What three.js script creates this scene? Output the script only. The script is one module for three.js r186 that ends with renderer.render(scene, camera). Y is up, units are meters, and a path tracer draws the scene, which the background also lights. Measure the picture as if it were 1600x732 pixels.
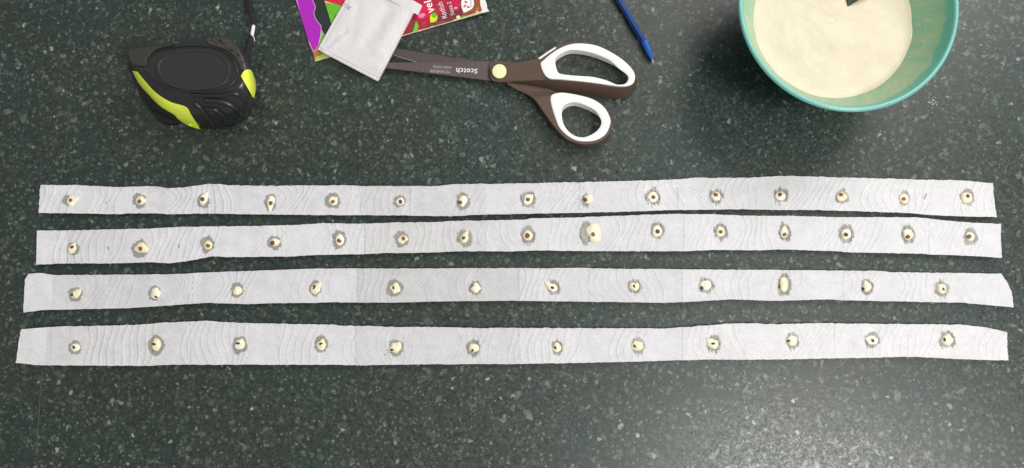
import * as THREE from 'three';
import { mergeGeometries, mergeVertices, toCreasedNormals } from 'three/addons/utils/BufferGeometryUtils.js';
import { RectAreaLightUniformsLib } from 'three/addons/lights/RectAreaLightUniformsLib.js';

// ───────────── camera, surroundings, lamps, exposure ─────────────
const scene = new THREE.Scene();
const FOCAL = 1156, TILT = THREE.MathUtils.degToRad(5), DIST = 0.578, CX = 800, CY = 467;
const fwd = new THREE.Vector3(0, -Math.cos(TILT), -Math.sin(TILT)), up = new THREE.Vector3(0, Math.sin(TILT), -Math.cos(TILT)), right = new THREE.Vector3(1, 0, 0);
const eye = fwd.clone().multiplyScalar(-DIST);
const camera = new THREE.PerspectiveCamera(2 * THREE.MathUtils.radToDeg(Math.atan(600 / FOCAL)), 4 / 3, 0.02, 20);
camera.position.copy(eye);
camera.quaternion.setFromRotationMatrix(new THREE.Matrix4().makeBasis(right, up, fwd.clone().negate()));
camera.setViewOffset(1600, 1200, 0, 133, 1600, 732);          // the photograph is a wide crop of a 4:3 frame
camera.updateProjectionMatrix(); camera.updateMatrixWorld(true);

scene.background = new THREE.Color(0.32, 0.325, 0.322);          // the plain light room around the counter

RectAreaLightUniformsLib.init();
const LAMPS = [
  { at: [1.05, 1.5, -1.35], to: [0.1, 0, 0], w: 0.95, h: 0.95, power: 4.2, color: [1, 0.98, 0.95], label: 'square white lamp panel beyond the right end of the counter' },
  { at: [0.82, 1.55, 0.52], to: [0.1, 0, 0], w: 0.5, h: 0.5, power: 24.5, color: [1, 0.975, 0.94], label: 'smaller square white lamp panel above the near side of the counter' },
];
for (const d of LAMPS) {
  const l = new THREE.RectAreaLight(new THREE.Color(...d.color), d.power, d.w, d.h);
  l.name = 'lamp_light'; l.position.set(...d.at); l.lookAt(...d.to); scene.add(l);
  const g = new THREE.Mesh(new THREE.BoxGeometry(d.w, d.h, 0.02), new THREE.MeshStandardMaterial({ color: 0xffffff, emissive: new THREE.Color(...d.color), emissiveIntensity: 4 }));
  g.name = 'ceiling_lamp'; g.userData = { kind: 'structure', label: d.label };
  g.position.set(...d.at); g.lookAt(...d.to); g.translateZ(-0.02); scene.add(g);
}
const renderer = new THREE.WebGLRenderer({ antialias: true });
renderer.toneMapping = THREE.LinearToneMapping;
renderer.toneMappingExposure = 1;
renderer.shadowMap.enabled = true;

// ───────────── helpers ─────────────
let seed = 7;
function rnd() { seed |= 0; seed = seed + 0x6D2B79F5 | 0; let t = Math.imul(seed ^ seed >>> 15, 1 | seed); t = t + Math.imul(t ^ t >>> 7, 61 | t) ^ t; return ((t ^ t >>> 14) >>> 0) / 4294967296; }
const rr = (a, b) => a + (b - a) * rnd();
const V = (x, y, z) => new THREE.Vector3(x, y, z);
const { lerp, clamp, smoothstep } = THREE.MathUtils;
function hash2(i, j, s = 0) { let h = Math.imul(i, 374761393) ^ Math.imul(j, 668265263) ^ Math.imul(s + 11, 974634721); h = Math.imul(h ^ h >>> 13, 1274126177); return ((h ^ h >>> 16) >>> 0) / 4294967296; }
function noise2(x, y, s = 0) {
  const i = Math.floor(x), j = Math.floor(y), f = x - i, g = y - j, a = f * f * (3 - 2 * f), b = g * g * (3 - 2 * g);
  return lerp(lerp(hash2(i, j, s), hash2(i + 1, j, s), a), lerp(hash2(i, j + 1, s), hash2(i + 1, j + 1, s), a), b);
}
// where the sight line through a spot of the photograph meets the height y = h (metres above the counter)
function P(u, v, h = 0) {
  const d = fwd.clone().addScaledVector(right, (u - CX) / FOCAL).addScaledVector(up, -(v - CY) / FOCAL);
  return eye.clone().addScaledVector(d, (h - eye.y) / d.y);
}
function mesh(name, geo, mat, parent) {
  const m = new THREE.Mesh(geo, mat); m.name = name; m.castShadow = m.receiveShadow = true; parent?.add(m); return m;
}
function thing(name, label, category, at) {
  const g = new THREE.Group(); g.name = name; g.userData = { label, category }; if (at) g.position.copy(at); scene.add(g); return g;
}
// geometry is made in world places and then brought to the thing's base
const local = (geo, at) => geo.translate(-at.x, -at.y, -at.z);
const std = (o) => new THREE.MeshStandardMaterial(o);
const phys = (o) => new THREE.MeshPhysicalMaterial(o);
const lin = (r, g, b) => new THREE.Color().setRGB(r, g, b);

function build(positions, index, uvs) {
  const g = new THREE.BufferGeometry();
  g.setAttribute('position', new THREE.Float32BufferAttribute(positions, 3));
  if (uvs) g.setAttribute('uv', new THREE.Float32BufferAttribute(uvs, 2));
  g.setIndex(index); return g;
}
// normals are made at a thousandfold size: the helper tells corners apart by a hundredth of a unit
function crease(g, a = 0.6) { g.scale(1000, 1000, 1000); const q = toCreasedNormals(g, a); q.scale(0.001, 0.001, 0.001); return q; }
// rings of points joined into walls; caps triangulated in plan (hole = a ring of points cut out of the cap)
function loft(rings, { capTop = false, capBottom = false, angle = 0.7 } = {}) {
  const n = rings[0].length, pos = [], idx = [];
  for (const r of rings) for (const p of r) pos.push(p.x, p.y, p.z);
  for (let k = 0; k + 1 < rings.length; k++) for (let i = 0; i < n; i++) {
    const a = k * n + i, b = k * n + (i + 1) % n; idx.push(a, b, a + n, b, b + n, a + n);
  }
  const cap = (ring, hole) => {
    const base = pos.length / 3, c = ring.map((p) => new THREE.Vector2(p.x, p.z)), h = hole ? [hole.map((p) => new THREE.Vector2(p.x, p.z))] : [];
    for (const p of [...ring, ...(hole ?? [])]) pos.push(p.x, p.y, p.z);
    for (const f of THREE.ShapeUtils.triangulateShape(c, h)) idx.push(base + f[0], base + f[1], base + f[2]);
  };
  if (capTop) cap(rings[rings.length - 1], capTop === true ? null : capTop);
  if (capBottom) cap(rings[0], capBottom === true ? null : capBottom);
  return crease(build(pos, idx), angle);
}
// an outline of spots [u, v] rounded into n points
function outline(pts, n, tension = 0.5) {
  const c = new THREE.CatmullRomCurve3(pts.map(([u, v]) => V(u, v, 0)), true, 'catmullrom', tension);
  return Array.from({ length: n }, (_, i) => { const p = c.getPoint(i / n); return [p.x, p.y]; });
}
const lift = (pts, h) => pts.map(([u, v], i) => P(u, v, typeof h === 'function' ? h(i / pts.length, u, v) : h));
const drop = (ring, y) => ring.map((p) => V(p.x, y, p.z));
function inset(ring, d) {
  const c = ring.reduce((a, p) => a.add(p), V(0, 0, 0)).multiplyScalar(1 / ring.length), n = ring.length;
  let area = 0; for (let i = 0; i < n; i++) { const a = ring[i], b = ring[(i + 1) % n]; area += a.x * b.z - b.x * a.z; }
  const s = Math.sign(area);
  return ring.map((p, i) => { const a = ring[(i + n - 1) % n], b = ring[(i + 1) % n], t = V(b.x - a.x, 0, b.z - a.z).normalize(); return V(p.x - t.z * d * s, p.y, p.z + t.x * d * s); });
}
// a flat piece with a rounded upper edge
function plate(pts, y0, y1, bevel = 0.0004) {
  const a = pts.map(([u, v]) => P(u, v, y1)), b = drop(a, y0), m = drop(a, y1 - bevel);
  const t = inset(a, bevel * 0.8);
  return loft([b, m, t], { capTop: true, capBottom: true, angle: 0.5 });
}
// a thin sheet from a grid of points (rows of columns), closed all round
function sheet(rows, thick, uvOf) {
  const R = rows.length, C = rows[0].length, pos = [], uv = [], idx = [];
  const add = (p, dy) => { pos.push(p.x, p.y + dy, p.z); uv.push(...uvOf(p)); };
  for (const dy of [0, -thick]) for (const r of rows) for (const p of r) add(p, dy);
  const N = R * C;
  for (let j = 0; j + 1 < R; j++) for (let i = 0; i + 1 < C; i++) {
    const a = j * C + i, b = a + 1, c = a + C, d = c + 1;
    idx.push(a, c, b, b, c, d, N + a, N + b, N + c, N + b, N + d, N + c);
  }
  const edge = [];
  for (let i = 0; i < C; i++) edge.push(i);
  for (let j = 1; j < R; j++) edge.push(j * C + C - 1);
  for (let i = C - 2; i >= 0; i--) edge.push((R - 1) * C + i);
  for (let j = R - 2; j > 0; j--) edge.push(j * C);
  for (let k = 0; k < edge.length; k++) { const a = edge[k], b = edge[(k + 1) % edge.length]; idx.push(a, b, N + a, b, N + b, N + a); }
  return crease(build(pos, idx, uv), 0.9);
}
function tube(points, r, seg = 40, rad = 8, caps = true) {
  const c = new THREE.CatmullRomCurve3(points), parts = [new THREE.TubeGeometry(c, seg, r, rad)];
  if (caps) for (const p of [points[0], points[points.length - 1]]) parts.push(new THREE.SphereGeometry(r, rad, 6).translate(p.x, p.y, p.z));
  return mergeGeometries(parts.map((g) => g.toNonIndexed()));
}
function canvas(w, h) { const c = document.createElement('canvas'); c.width = w; c.height = h; return c; }
function ctex(c, srgb = true) { const t = new THREE.CanvasTexture(c); if (srgb) t.colorSpace = THREE.SRGBColorSpace; t.anisotropy = 8; return t; }

// ───────────── the countertop ─────────────
const CW = 2048, CH = 1024, CM = [0.96, 0.48];             // texels, metres
function counterMaps() {
  const col = new Float32Array(CW * CH * 3), rough = new Float32Array(CW * CH), bump = new Float32Array(CW * CH);
  for (let y = 0; y < CH; y++) for (let x = 0; x < CW; x++) {
    const i = y * CW + x, n = hash2(x, y, 3) - 0.5, m = noise2(x / 3, y / 3, 4) - 0.5, w = 0.6 * noise2(x / 190, y / 170, 5) + 0.4 * noise2(x / 61, y / 67, 15) - 0.5, q = 0.6 * noise2(x / 140, y / 120, 6) + 0.4 * noise2(x / 47, y / 51, 16) - 0.5;
    const l = n * 10 + m * 20;
    col[i * 3] = 39 + l + q * 11; col[i * 3 + 1] = 51 + l + w * 7; col[i * 3 + 2] = 45 + l - q * 5 + w * 8;
    rough[i] = 0.42 + n * 0.3 + m * 0.16; bump[i] = 0.5 + (hash2(x, y, 8) - 0.5) * 0.55 + m * 0.35;
  }
  const chip = (cx, cy, r, c, a, ring, rg) => {
    const el = rr(0.5, 1), th = rr(0, 6.3), ct = Math.cos(th), st = Math.sin(th), p1 = rr(0, 6.3), p2 = rr(0, 6.3), p3 = rr(0, 6.3), R = Math.ceil(r * 1.5), bm = rr(-0.3, 0.3);
    for (let dy = -R; dy <= R; dy++) for (let dx = -R; dx <= R; dx++) {
      const x = dx * ct + dy * st, y = (-dx * st + dy * ct) / el, t = Math.atan2(y, x), d = Math.hypot(x, y);
      const e = r * (1 + 0.18 * Math.sin(2 * t + p1) + 0.14 * Math.sin(3 * t + p2) + 0.1 * Math.sin(5 * t + p3));
      let k = clamp((e - d) * 1.1 + 0.3, 0, 1) * a; if (k <= 0) continue;
      if (ring) k *= 0.35 + 0.65 * smoothstep(d / e, 0.35, 0.85);
      const X = (Math.round(cx) + dx + CW) % CW, Y = (Math.round(cy) + dy + CH) % CH, i = Y * CW + X, v = 0.86 + 0.28 * noise2(X / 2.2, Y / 2.2, 9);
      for (let q = 0; q < 3; q++) col[i * 3 + q] = lerp(col[i * 3 + q], c[q] * v, k);
      rough[i] = lerp(rough[i], rg, k); bump[i] += bm * k;
    }
  };
  const tone = (l) => { const t = rnd(); return t < 0.16 ? [l * 1.0, l * 0.99, l * 0.9] : t < 0.4 ? [l * 0.88, l, l * 0.93] : [l * 0.94, l, l * 0.95]; };
  for (let k = 0; k < 34000; k++) chip(rnd() * CW, rnd() * CH, rr(1.2, 2.7), tone(rr(60, 134)), rr(0.35, 1), rnd() < 0.4, rr(0.22, 0.5));
  for (let k = 0; k < 9500; k++) chip(rnd() * CW, rnd() * CH, rr(2.3, 4.4), tone(rr(60, 132)), rr(0.3, 0.95), rnd() < 0.55, rr(0.22, 0.5));
  for (let k = 0; k < 5500; k++) chip(rnd() * CW, rnd() * CH, rr(0.9, 1.9), tone(rr(100, 160)), rr(0.5, 0.95), false, rr(0.2, 0.4));
  for (let k = 0; k < 640; k++) chip(rnd() * CW, rnd() * CH, rr(3.6, 6.6), tone(rr(84, 130)), rr(0.3, 0.85), rnd() < 0.25, rr(0.25, 0.45));
  for (let k = 0; k < 330; k++) chip(rnd() * CW, rnd() * CH, rr(2, 4.6), tone(rr(125, 178)), rr(0.6, 0.95), false, 0.3);
  for (let k = 0; k < 100; k++) { const l = rr(82, 112); chip(rnd() * CW, rnd() * CH, rr(2.6, 5), [l, l * 1.0, l * 0.62], rr(0.45, 0.8), false, 0.35); }
  for (let k = 0; k < 70; k++) chip(rnd() * CW, rnd() * CH, rr(0.8, 1.1), [225, 228, 222], 0.9, false, 0.25);
  // scratches
  const at = (u, v) => { const p = P(u, v); return [(p.x / CM[0] + 0.5) * CW, (p.z / CM[1] + 0.5) * CH]; };
  const scratch = (pts, a) => {
    for (let s = 0; s + 1 < pts.length; s++) {
      const A = at(...pts[s]), B = at(...pts[s + 1]), n = Math.ceil(Math.hypot(B[0] - A[0], B[1] - A[1]) * 1.2);
      for (let k = 0; k <= n; k++) {
        const x = Math.round(lerp(A[0], B[0], k / n)), y = Math.round(lerp(A[1], B[1], k / n)), i = ((y + CH) % CH) * CW + (x + CW) % CW;
        const q = a * (0.4 + 0.6 * noise2(k / 12, s, 12)); for (let c = 0; c < 3; c++) col[i * 3 + c] = lerp(col[i * 3 + c], 118 - c * 3, q); rough[i] = 0.55;
      }
    }
  };
  scratch([[72, 488], [66, 570], [60, 640], [55, 732]], 0.75); scratch([[110, 128], [107, 170], [104, 205], [101, 235], [97, 270]], 0.6);
  scratch([[984, 410], [993, 401], [1003, 394]], 0.9); scratch([[1270, 250], [1285, 246], [1300, 240]], 0.8); scratch([[232, 590], [234, 630]], 0.2);
  const pack = (f, n) => { const d = new Uint8Array(CW * CH * 4); for (let i = 0; i < CW * CH; i++) { for (let c = 0; c < 3; c++) d[i * 4 + c] = clamp(n === 3 ? f[i * 3 + c] : f[i] * 255, 0, 255); d[i * 4 + 3] = 255; } return d; };
  const tex = (d, srgb) => { const t = new THREE.DataTexture(d, CW, CH); t.magFilter = THREE.LinearFilter; t.minFilter = THREE.LinearMipmapLinearFilter; t.generateMipmaps = true; t.wrapS = t.wrapT = THREE.RepeatWrapping; if (srgb) t.colorSpace = THREE.SRGBColorSpace; t.needsUpdate = true; return t; };
  return { map: tex(pack(col, 3), true), roughnessMap: tex(pack(rough, 1)), bumpMap: tex(pack(bump, 1)) };
}
{
  const m = phys({ ...counterMaps(), roughness: 1, bumpScale: 0.00003, ior: 1.6 });
  const g = new THREE.BoxGeometry(1.9, 0.03, 1.2), p = g.attributes.position, uv = g.attributes.uv;
  for (let i = 0; i < p.count; i++) uv.setXY(i, p.getX(i) / CM[0] + 0.5, p.getZ(i) / CM[1] + 0.5);
  g.translate(0, -0.015, 0);
  const c = mesh('countertop', g, m, scene); c.userData = { kind: 'structure', label: 'dark green grey speckled stone countertop under everything' };
}

// ───────────── seed tape strips ─────────────
// each dab: [u, v, rx, ry, turn, spike angle or null, spike length, seeds [[u, v, size]], stain rx, stain ry, stain du, stain dv]
const PI = Math.PI;
const STRIPS = [
  { label: 'topmost white tissue strip, straight ends, fifteen paste dabs with red-brown seeds, nearest the scissors',
    top: [[62.3, 289.5], [115, 289.2], [164, 292], [208, 292.5], [235, 290.9], [262, 294.2], [290, 292.8], [330, 287], [352, 289.2], [400, 290.6], [537, 289.5], [569, 290.9], [679, 290.9], [711, 288.1], [820, 286.8], [928, 284.3], [1057, 280.8], [1090, 278], [1172, 278], [1221, 275], [1442, 281], [1489, 281.6], [1516, 283.2], [1552, 287]],
    bottom: [[59.3, 333.2], [115, 333.8], [164, 334.9], [235, 333.5], [262, 334.9], [317, 334], [400, 335.4], [537, 336.5], [630, 336.8], [660, 337.6], [714, 338], [750, 335.7], [800, 334.9], [876, 333.2], [923, 332.7], [969, 331.6], [1024, 329.1], [1095, 328.3], [1155, 327.2], [1220, 328.3], [1281, 328.6], [1344, 330.2], [1420, 333.2], [1470, 337.3], [1558, 339.5]],
    l: [[62.3, 289.5], [61, 310], [59.3, 333.2]], r: [[1551.6, 287], [1553, 298], [1555, 316], [1557.9, 339.5]],
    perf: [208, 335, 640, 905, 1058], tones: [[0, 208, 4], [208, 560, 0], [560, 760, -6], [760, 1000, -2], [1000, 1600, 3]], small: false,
    dabs: [[110.7, 314.6, 7.5, 8.4, 0, -0.4, 5, [[108.7, 312.7, .9]], 10, 9, -4, -1], [219.4, 313.8, 7.5, 7.8, 0, null, 0, [[217.2, 314.6, 1]], 11, 11.5, 0, 1], [317.5, 312.5, 6.5, 9, .2, -1.1, 5, [[315.6, 311.4, 1]], 11, 12, 0, 1],
      [423, 315, 6.5, 8.5, 0, 1.65, 12, [[422.4, 317.4, 1]], 11, 14, 0, 1], [520.2, 314.4, 7.5, 7.8, 0, null, 0, [[519.4, 314.8, 1]], 12, 12.5, 0, 0], [624.6, 315.5, 6.5, 6.8, 0, null, 0, [[625.4, 315.2, .95]], 10, 10.5, -.5, 0],
      [723, 314.6, 7, 9.2, .3, null, 0, [[719, 316, 1]], 12, 14, 0, 1], [825, 312, 7.6, 9, .3, -.8, 4, [[825, 311.4, 1.05]], 12, 14, 0, 1], [919.4, 311.2, 7.4, 8.2, .5, null, 0, [[914.8, 312, 1.05]], 8, 9, -5, 3],
      [1020, 308.6, 8, 9, 0, null, 0, [[1021.3, 307.8, 1]], 12, 13, 0, 0], [1118.6, 307, 8, 7.6, 0, null, 0, [[1119, 304.5, 1]], 11, 12, .5, 1], [1219.6, 306.4, 8.2, 7.4, 0, null, 0, [[1220, 304.3, 1]], 12, 12, 0, 0],
      [1315.8, 307.8, 8, 8, 0, null, 0, [[1315.8, 304.5, 1]], 12, 13, 0, 0], [1412.8, 311, 7.4, 9, 0, null, 0, [[1413.6, 310.8, 1]], 8.5, 12, 0, 0], [1511, 309.7, 9, 8.8, 0, -2.4, 3, [[1513, 307, .95]], 12, 14, 0, 0]] },
  { label: 'second white tissue strip from the top, with a large fan-shaped paste dab at its middle',
    top: [[56.3, 360.3], [115, 360.3], [175, 358.6], [227, 357.8], [284, 354.8], [400, 353.2], [460, 351.8], [509, 349], [564, 350], [597, 348.5], [673, 347.2], [717, 345.5], [820, 343.4], [830, 341.1], [890, 340.3], [964, 337.6], [1035, 334.9], [1106, 334.6], [1166, 337.3], [1220, 337.5], [1317, 339.5], [1434, 339.8], [1470, 344.2], [1516, 348], [1565, 350.2]],
    bottom: [[56, 414], [93, 412], [164, 412.2], [235, 410.3], [262, 411.6], [290, 408.9], [331, 401], [355, 402], [400, 401.8], [455, 401], [504, 398.5], [564, 397.7], [602, 395.8], [668, 395.2], [717, 393], [800, 393], [836, 391.7], [926, 392.8], [1073, 392.8], [1114, 390.9], [1183, 391.4], [1220, 390], [1316, 393.3], [1319, 394.4], [1448, 396.9], [1451, 397.9], [1508, 399.6], [1567, 403.2]],
    l: [[56.3, 360.3], [56.6, 380], [56, 414]], r: [[1565, 350.2], [1565, 375], [1566.6, 403.2]],
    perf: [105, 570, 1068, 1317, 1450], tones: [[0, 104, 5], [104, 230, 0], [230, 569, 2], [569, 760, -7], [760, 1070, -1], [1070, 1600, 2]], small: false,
    dabs: [[112.8, 389, 6.8, 8.6, .3, -1.2, 2, [[111.7, 387, 1]], 10, 10, 2, 0], [219.4, 388.4, 10, 8.6, 0, null, 0, [[218.6, 389.2, .95]], 14, 14, 0, 1, 'tri'], [324.6, 383.5, 7.6, 8.6, 0, null, 0, [[324.4, 384.3, 1]], 11, 13, 0, 0],
      [428.7, 378.9, 9, 7.2, -.2, null, 0, [[425.4, 380.2, 1.05]], 12, 11, 0, .5], [530.3, 374.8, 6.8, 9.6, 0, null, 0, [[529.5, 376, 1.05]], 12.5, 15, 0, 0], [628, 374.8, 9, 7.2, -.5, null, 0, [[630, 372.8, 1]], 13, 13, 0, 0],
      [725, 373, 6.8, 8.8, .1, -1.1, 9, [[724.3, 372.3, .8]], 12, 14, 0, 0], [824.6, 368.7, 8, 8.5, 0, null, 0, [[824.3, 368.5, 1.2]], 12, 14, 0, 0], [926.5, 365.5, 12, 16.5, 0, null, 0, [[927, 367, 1]], 10, 19, -11, 0, 'fan'],
      [1026.8, 361, 7.6, 9.6, .1, null, 0, [[1028, 361.6, 1.05]], 11, 14, 0, 0], [1125.7, 362.5, 6.8, 8.6, .1, -1.9, 3, [[1126.5, 361.6, 1.05]], 11, 13, .5, 0], [1225.6, 363.8, 6.2, 8.8, 0, -1.5, 3, [[1227, 366.3, .95]], 10.5, 14, 0, 0],
      [1322, 366.6, 8, 8.4, 0, -.9, 2, [[1322.4, 367, 1]], 12, 15, 0, 0], [1419, 367.4, 8, 9, 0, null, 0, [[1420, 370, 1]], 11.5, 14.5, 0, 0], [1516, 370.7, 6.5, 7.6, 0, null, 0, [[1516, 369.7, 1.05]], 11.5, 13, 0, 0]] },
  { label: 'third white tissue strip from the top, with its right end folded to a slanted corner',
    top: [[43.7, 428.3], [63, 427.2], [85, 430.5], [104, 430], [180, 429.7], [268, 428.9], [328, 425.8], [400, 423.4], [466, 420.9], [528, 419.6], [619, 420], [800, 419.3], [915, 419.3], [931, 419.8], [1046, 420.9], [1220, 422.3], [1371, 423.7], [1393, 425.6], [1453, 426.4], [1565, 428]],
    bottom: [[35.2, 488.7], [71, 484.6], [115, 484], [202, 481.9], [235, 479.7], [322, 473.7], [383, 475.6], [420, 474.3], [490, 473.7], [529, 472.3], [532, 473.3], [619, 473.4], [673, 471.5], [800, 470.4], [904, 471.7], [975, 472.6], [1040, 473.7], [1095, 471.2], [1141, 468.2], [1213, 470.7], [1303, 468], [1306, 469.3], [1426, 472], [1502, 473.4], [1543, 477], [1584.6, 480.8]],
    l: [[43.7, 428.3], [38.6, 436], [37, 456.4], [35.2, 488.7]], r: [[1565, 428], [1574, 442], [1581.6, 455], [1584.6, 480.8]],
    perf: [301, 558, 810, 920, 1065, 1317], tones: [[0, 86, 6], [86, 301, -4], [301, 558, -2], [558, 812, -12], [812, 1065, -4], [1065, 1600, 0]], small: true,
    dabs: [[117.5, 460, 9, 6.6, -.5, -.8, 3, [[112, 460.8, 1]], 12, 12, 0, 0], [242.6, 458.6, 7.6, 9.6, .2, null, 0, [[242.6, 464, 1]], 11, 12.5, 0, 0], [370.5, 455.4, 7.2, 7.4, 0, null, 0, [], 11.5, 12.5, 0, 0],
      [492.5, 452, 7.6, 8.4, 0, -.9, 8, [[490.2, 447, .9], [490.4, 450.2, .9]], 10.5, 12, 0, 0], [617.2, 451, 8.6, 8.6, .2, null, 0, [[614.5, 450, 1]], 13, 14, 0, 0, 'square'], [743, 451, 7.4, 8.2, 0, null, 0, [[738, 447.4, 1.2]], 10.5, 12, 0, 0, 'square'],
      [863.5, 450, 8, 6.6, .5, -2.5, 9, [[863, 449.6, 1.1]], 10, 12, 2, 0], [991.3, 448.3, 8.8, 6.8, 0, null, 0, [[991, 447.4, 1]], 11.5, 11, 0, 0], [1102.5, 446.9, 9, 8, -.6, null, 0, [[1097.8, 449.9, 1]], 12, 12.5, 1, 0],
      [1225, 445.5, 7.6, 12.5, -.1, -1.2, 2, [[1219.6, 448, 1]], 12, 17, 0, 0, 'peanut'], [1354.3, 449, 7.6, 8.8, .4, -1.8, 4, [[1350.5, 451.3, 1]], 10, 12, 0, 0], [1471.8, 451.5, 7.4, 8.4, -.3, null, 0, [[1474.8, 451.8, 1]], 11, 13, 0, 0]] },
  { label: 'bottom white tissue strip nearest the bare counter, twelve paste dabs with small dark seeds',
    top: [[32.2, 515], [82, 511], [164, 509.5], [219, 507.8], [260, 504.5], [322, 502], [383, 505.4], [420, 505.9], [526, 508], [529, 509.2], [630, 511.4], [673, 511], [739, 513], [820, 513], [1038, 513.6], [1073, 511.4], [1141, 506.2], [1174, 505.4], [1215, 507], [1302, 504.8], [1305, 505.7], [1431, 507], [1502, 507.5], [1541, 512], [1575, 519]],
    bottom: [[23.8, 567.4], [57, 571.2], [164, 572], [229, 572.3], [262, 570.4], [400, 570.4], [531, 570.7], [564, 571.5], [646, 570], [800, 569.3], [904, 567.7], [991, 565.7], [1087, 562.5], [1180, 562.7], [1303, 560.6], [1434, 558], [1497, 561.6], [1576.7, 563.8]],
    l: [[32.2, 515], [29, 532], [26.8, 546.6], [23.8, 567.4]], r: [[1575, 519], [1574, 530], [1574.4, 540], [1576.7, 563.8]],
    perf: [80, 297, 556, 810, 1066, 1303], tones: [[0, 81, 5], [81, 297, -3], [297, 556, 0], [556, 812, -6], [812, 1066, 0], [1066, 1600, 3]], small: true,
    dabs: [[117, 544, 7.8, 7.2, 0, null, 0, [[115, 543.3, .95]], 10.5, 12.5, 0, 0], [244, 539.8, 8, 10.4, 0, -1.9, 2, [[240.4, 538.4, 1.1]], 13, 16, 0, 0], [374.3, 539.2, 8.6, 8.2, -.5, -1.2, 4, [[370.8, 537, 1.1]], 12, 14, 0, 0],
      [502, 539.8, 7.6, 8.8, 0, -1.4, 2, [[501, 537.6, 1]], 12, 13.5, 0, 0], [619, 543, 9.6, 8.6, -.5, 2.7, 6, [[612.3, 547, 1]], 13, 14, 0, 0], [739.6, 544.4, 8.8, 7.6, -.2, null, 0, [[738.3, 547.4, 1]], 11, 13, 0, 0],
      [870.2, 543.9, 6.6, 8.6, 0, null, 0, [[867.8, 543.9, 1]], 8.5, 11.5, 0, 0], [996, 541, 9.8, 8.2, .2, null, 0, [[992, 541.7, 1]], 11.5, 13, 0, 0], [1114.2, 537.9, 9.8, 8, 0, -2.5, 4, [[1114.6, 537.4, 1]], 11.5, 13, 0, 0],
      [1237.4, 533.8, 8, 8.4, 0, -.7, 3, [[1233.8, 533, 1]], 10.5, 13, 0, 0], [1363, 531.6, 9, 7.6, .2, -2.9, 5, [[1364.7, 532.7, 1]], 12, 13, -1, 0], [1480, 532, 9.6, 9.2, 0, -1.2, 3, [[1477.3, 531, 1]], 13, 14.5, 0, 0]] },
];
function along(poly, u) {
  if (u <= poly[0][0]) { const [a, b] = poly; return a[1]; }
  for (let i = 0; i + 1 < poly.length; i++) if (u <= poly[i + 1][0]) {
    const [a, b] = [poly[i], poly[i + 1]], k = (u - a[0]) / (b[0] - a[0]); return lerp(a[1], b[1], k);
  }
  return poly[poly.length - 1][1];
}
function alongV(poly, t) {           // an end: u at the share t of its height
  const v = lerp(poly[0][1], poly[poly.length - 1][1], t);
  for (let i = 0; i + 1 < poly.length; i++) if (v <= poly[i + 1][1]) { const [a, b] = [poly[i], poly[i + 1]]; return lerp(a[0], b[0], (v - a[1]) / (b[1] - a[1])); }
  return poly[poly.length - 1][0];
}
const dabMat = phys({ color: lin(0.91, 0.83, 0.62), roughness: 0.38, sheen: 0 });
const dabMats = [dabMat, phys({ color: lin(0.89, 0.79, 0.55), roughness: 0.3 }), phys({ color: lin(0.93, 0.87, 0.69), roughness: 0.45 })];
const radishMats = [std({ color: lin(0.2, 0.085, 0.04), roughness: 0.6 }), std({ color: lin(0.15, 0.06, 0.03), roughness: 0.55 }), std({ color: lin(0.26, 0.12, 0.06), roughness: 0.65 })];
const darkMats = [std({ color: lin(0.05, 0.028, 0.014), roughness: 0.6 }), std({ color: lin(0.085, 0.05, 0.022), roughness: 0.6 })];
const paleMat = std({ color: lin(0.27, 0.2, 0.06), roughness: 0.6 });
const seedGeo = (() => {
  const g = new THREE.SphereGeometry(1, 14, 10), p = g.attributes.position;
  for (let i = 0; i < p.count; i++) { const x = p.getX(i), y = p.getY(i), z = p.getZ(i), k = 1 + 0.1 * (noise2(x * 2 + 5, y * 2 + z * 3, 21) - 0.5); p.setXYZ(i, x * k * (1 - 0.12 * z), y * k * 0.8, z * k); }
  g.computeVertexNormals(); return g;
})();
function dabRadius(d, th) {
  const [, , rx, ry, turn, spike, len] = d, kind = d[12], t = th - turn, c = Math.cos(t), s = Math.sin(t);
  let r = 1 / Math.hypot(c / rx, s / ry);
  if (kind === 'square') r *= 1 + 0.1 * Math.cos(4 * t);
  if (kind === 'tri') r *= 1 - 0.12 * Math.cos(3 * (t - PI / 2)) + 0.04;
  if (kind === 'peanut') r *= 1 - 0.16 * Math.pow(Math.abs(c), 3);
  if (kind === 'fan') r *= 1 + 0.12 * Math.cos(t) - 0.1 * Math.pow(Math.max(0, Math.cos(t - 2.2)), 3) - 0.1 * Math.exp(-Math.pow((Math.abs(((th + 2 * PI) % (2 * PI)) - 2.55)) / 0.35, 2)) + 0.12 * Math.exp(-Math.pow((((th + 2 * PI) % (2 * PI)) - 3.75) / 0.4, 2));
  if (spike !== null) { let a = Math.abs(((th - spike + 3 * PI) % (2 * PI)) - PI); r += len * Math.exp(-Math.pow(a / 0.3, 1.3)); }
  return r;
}
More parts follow.
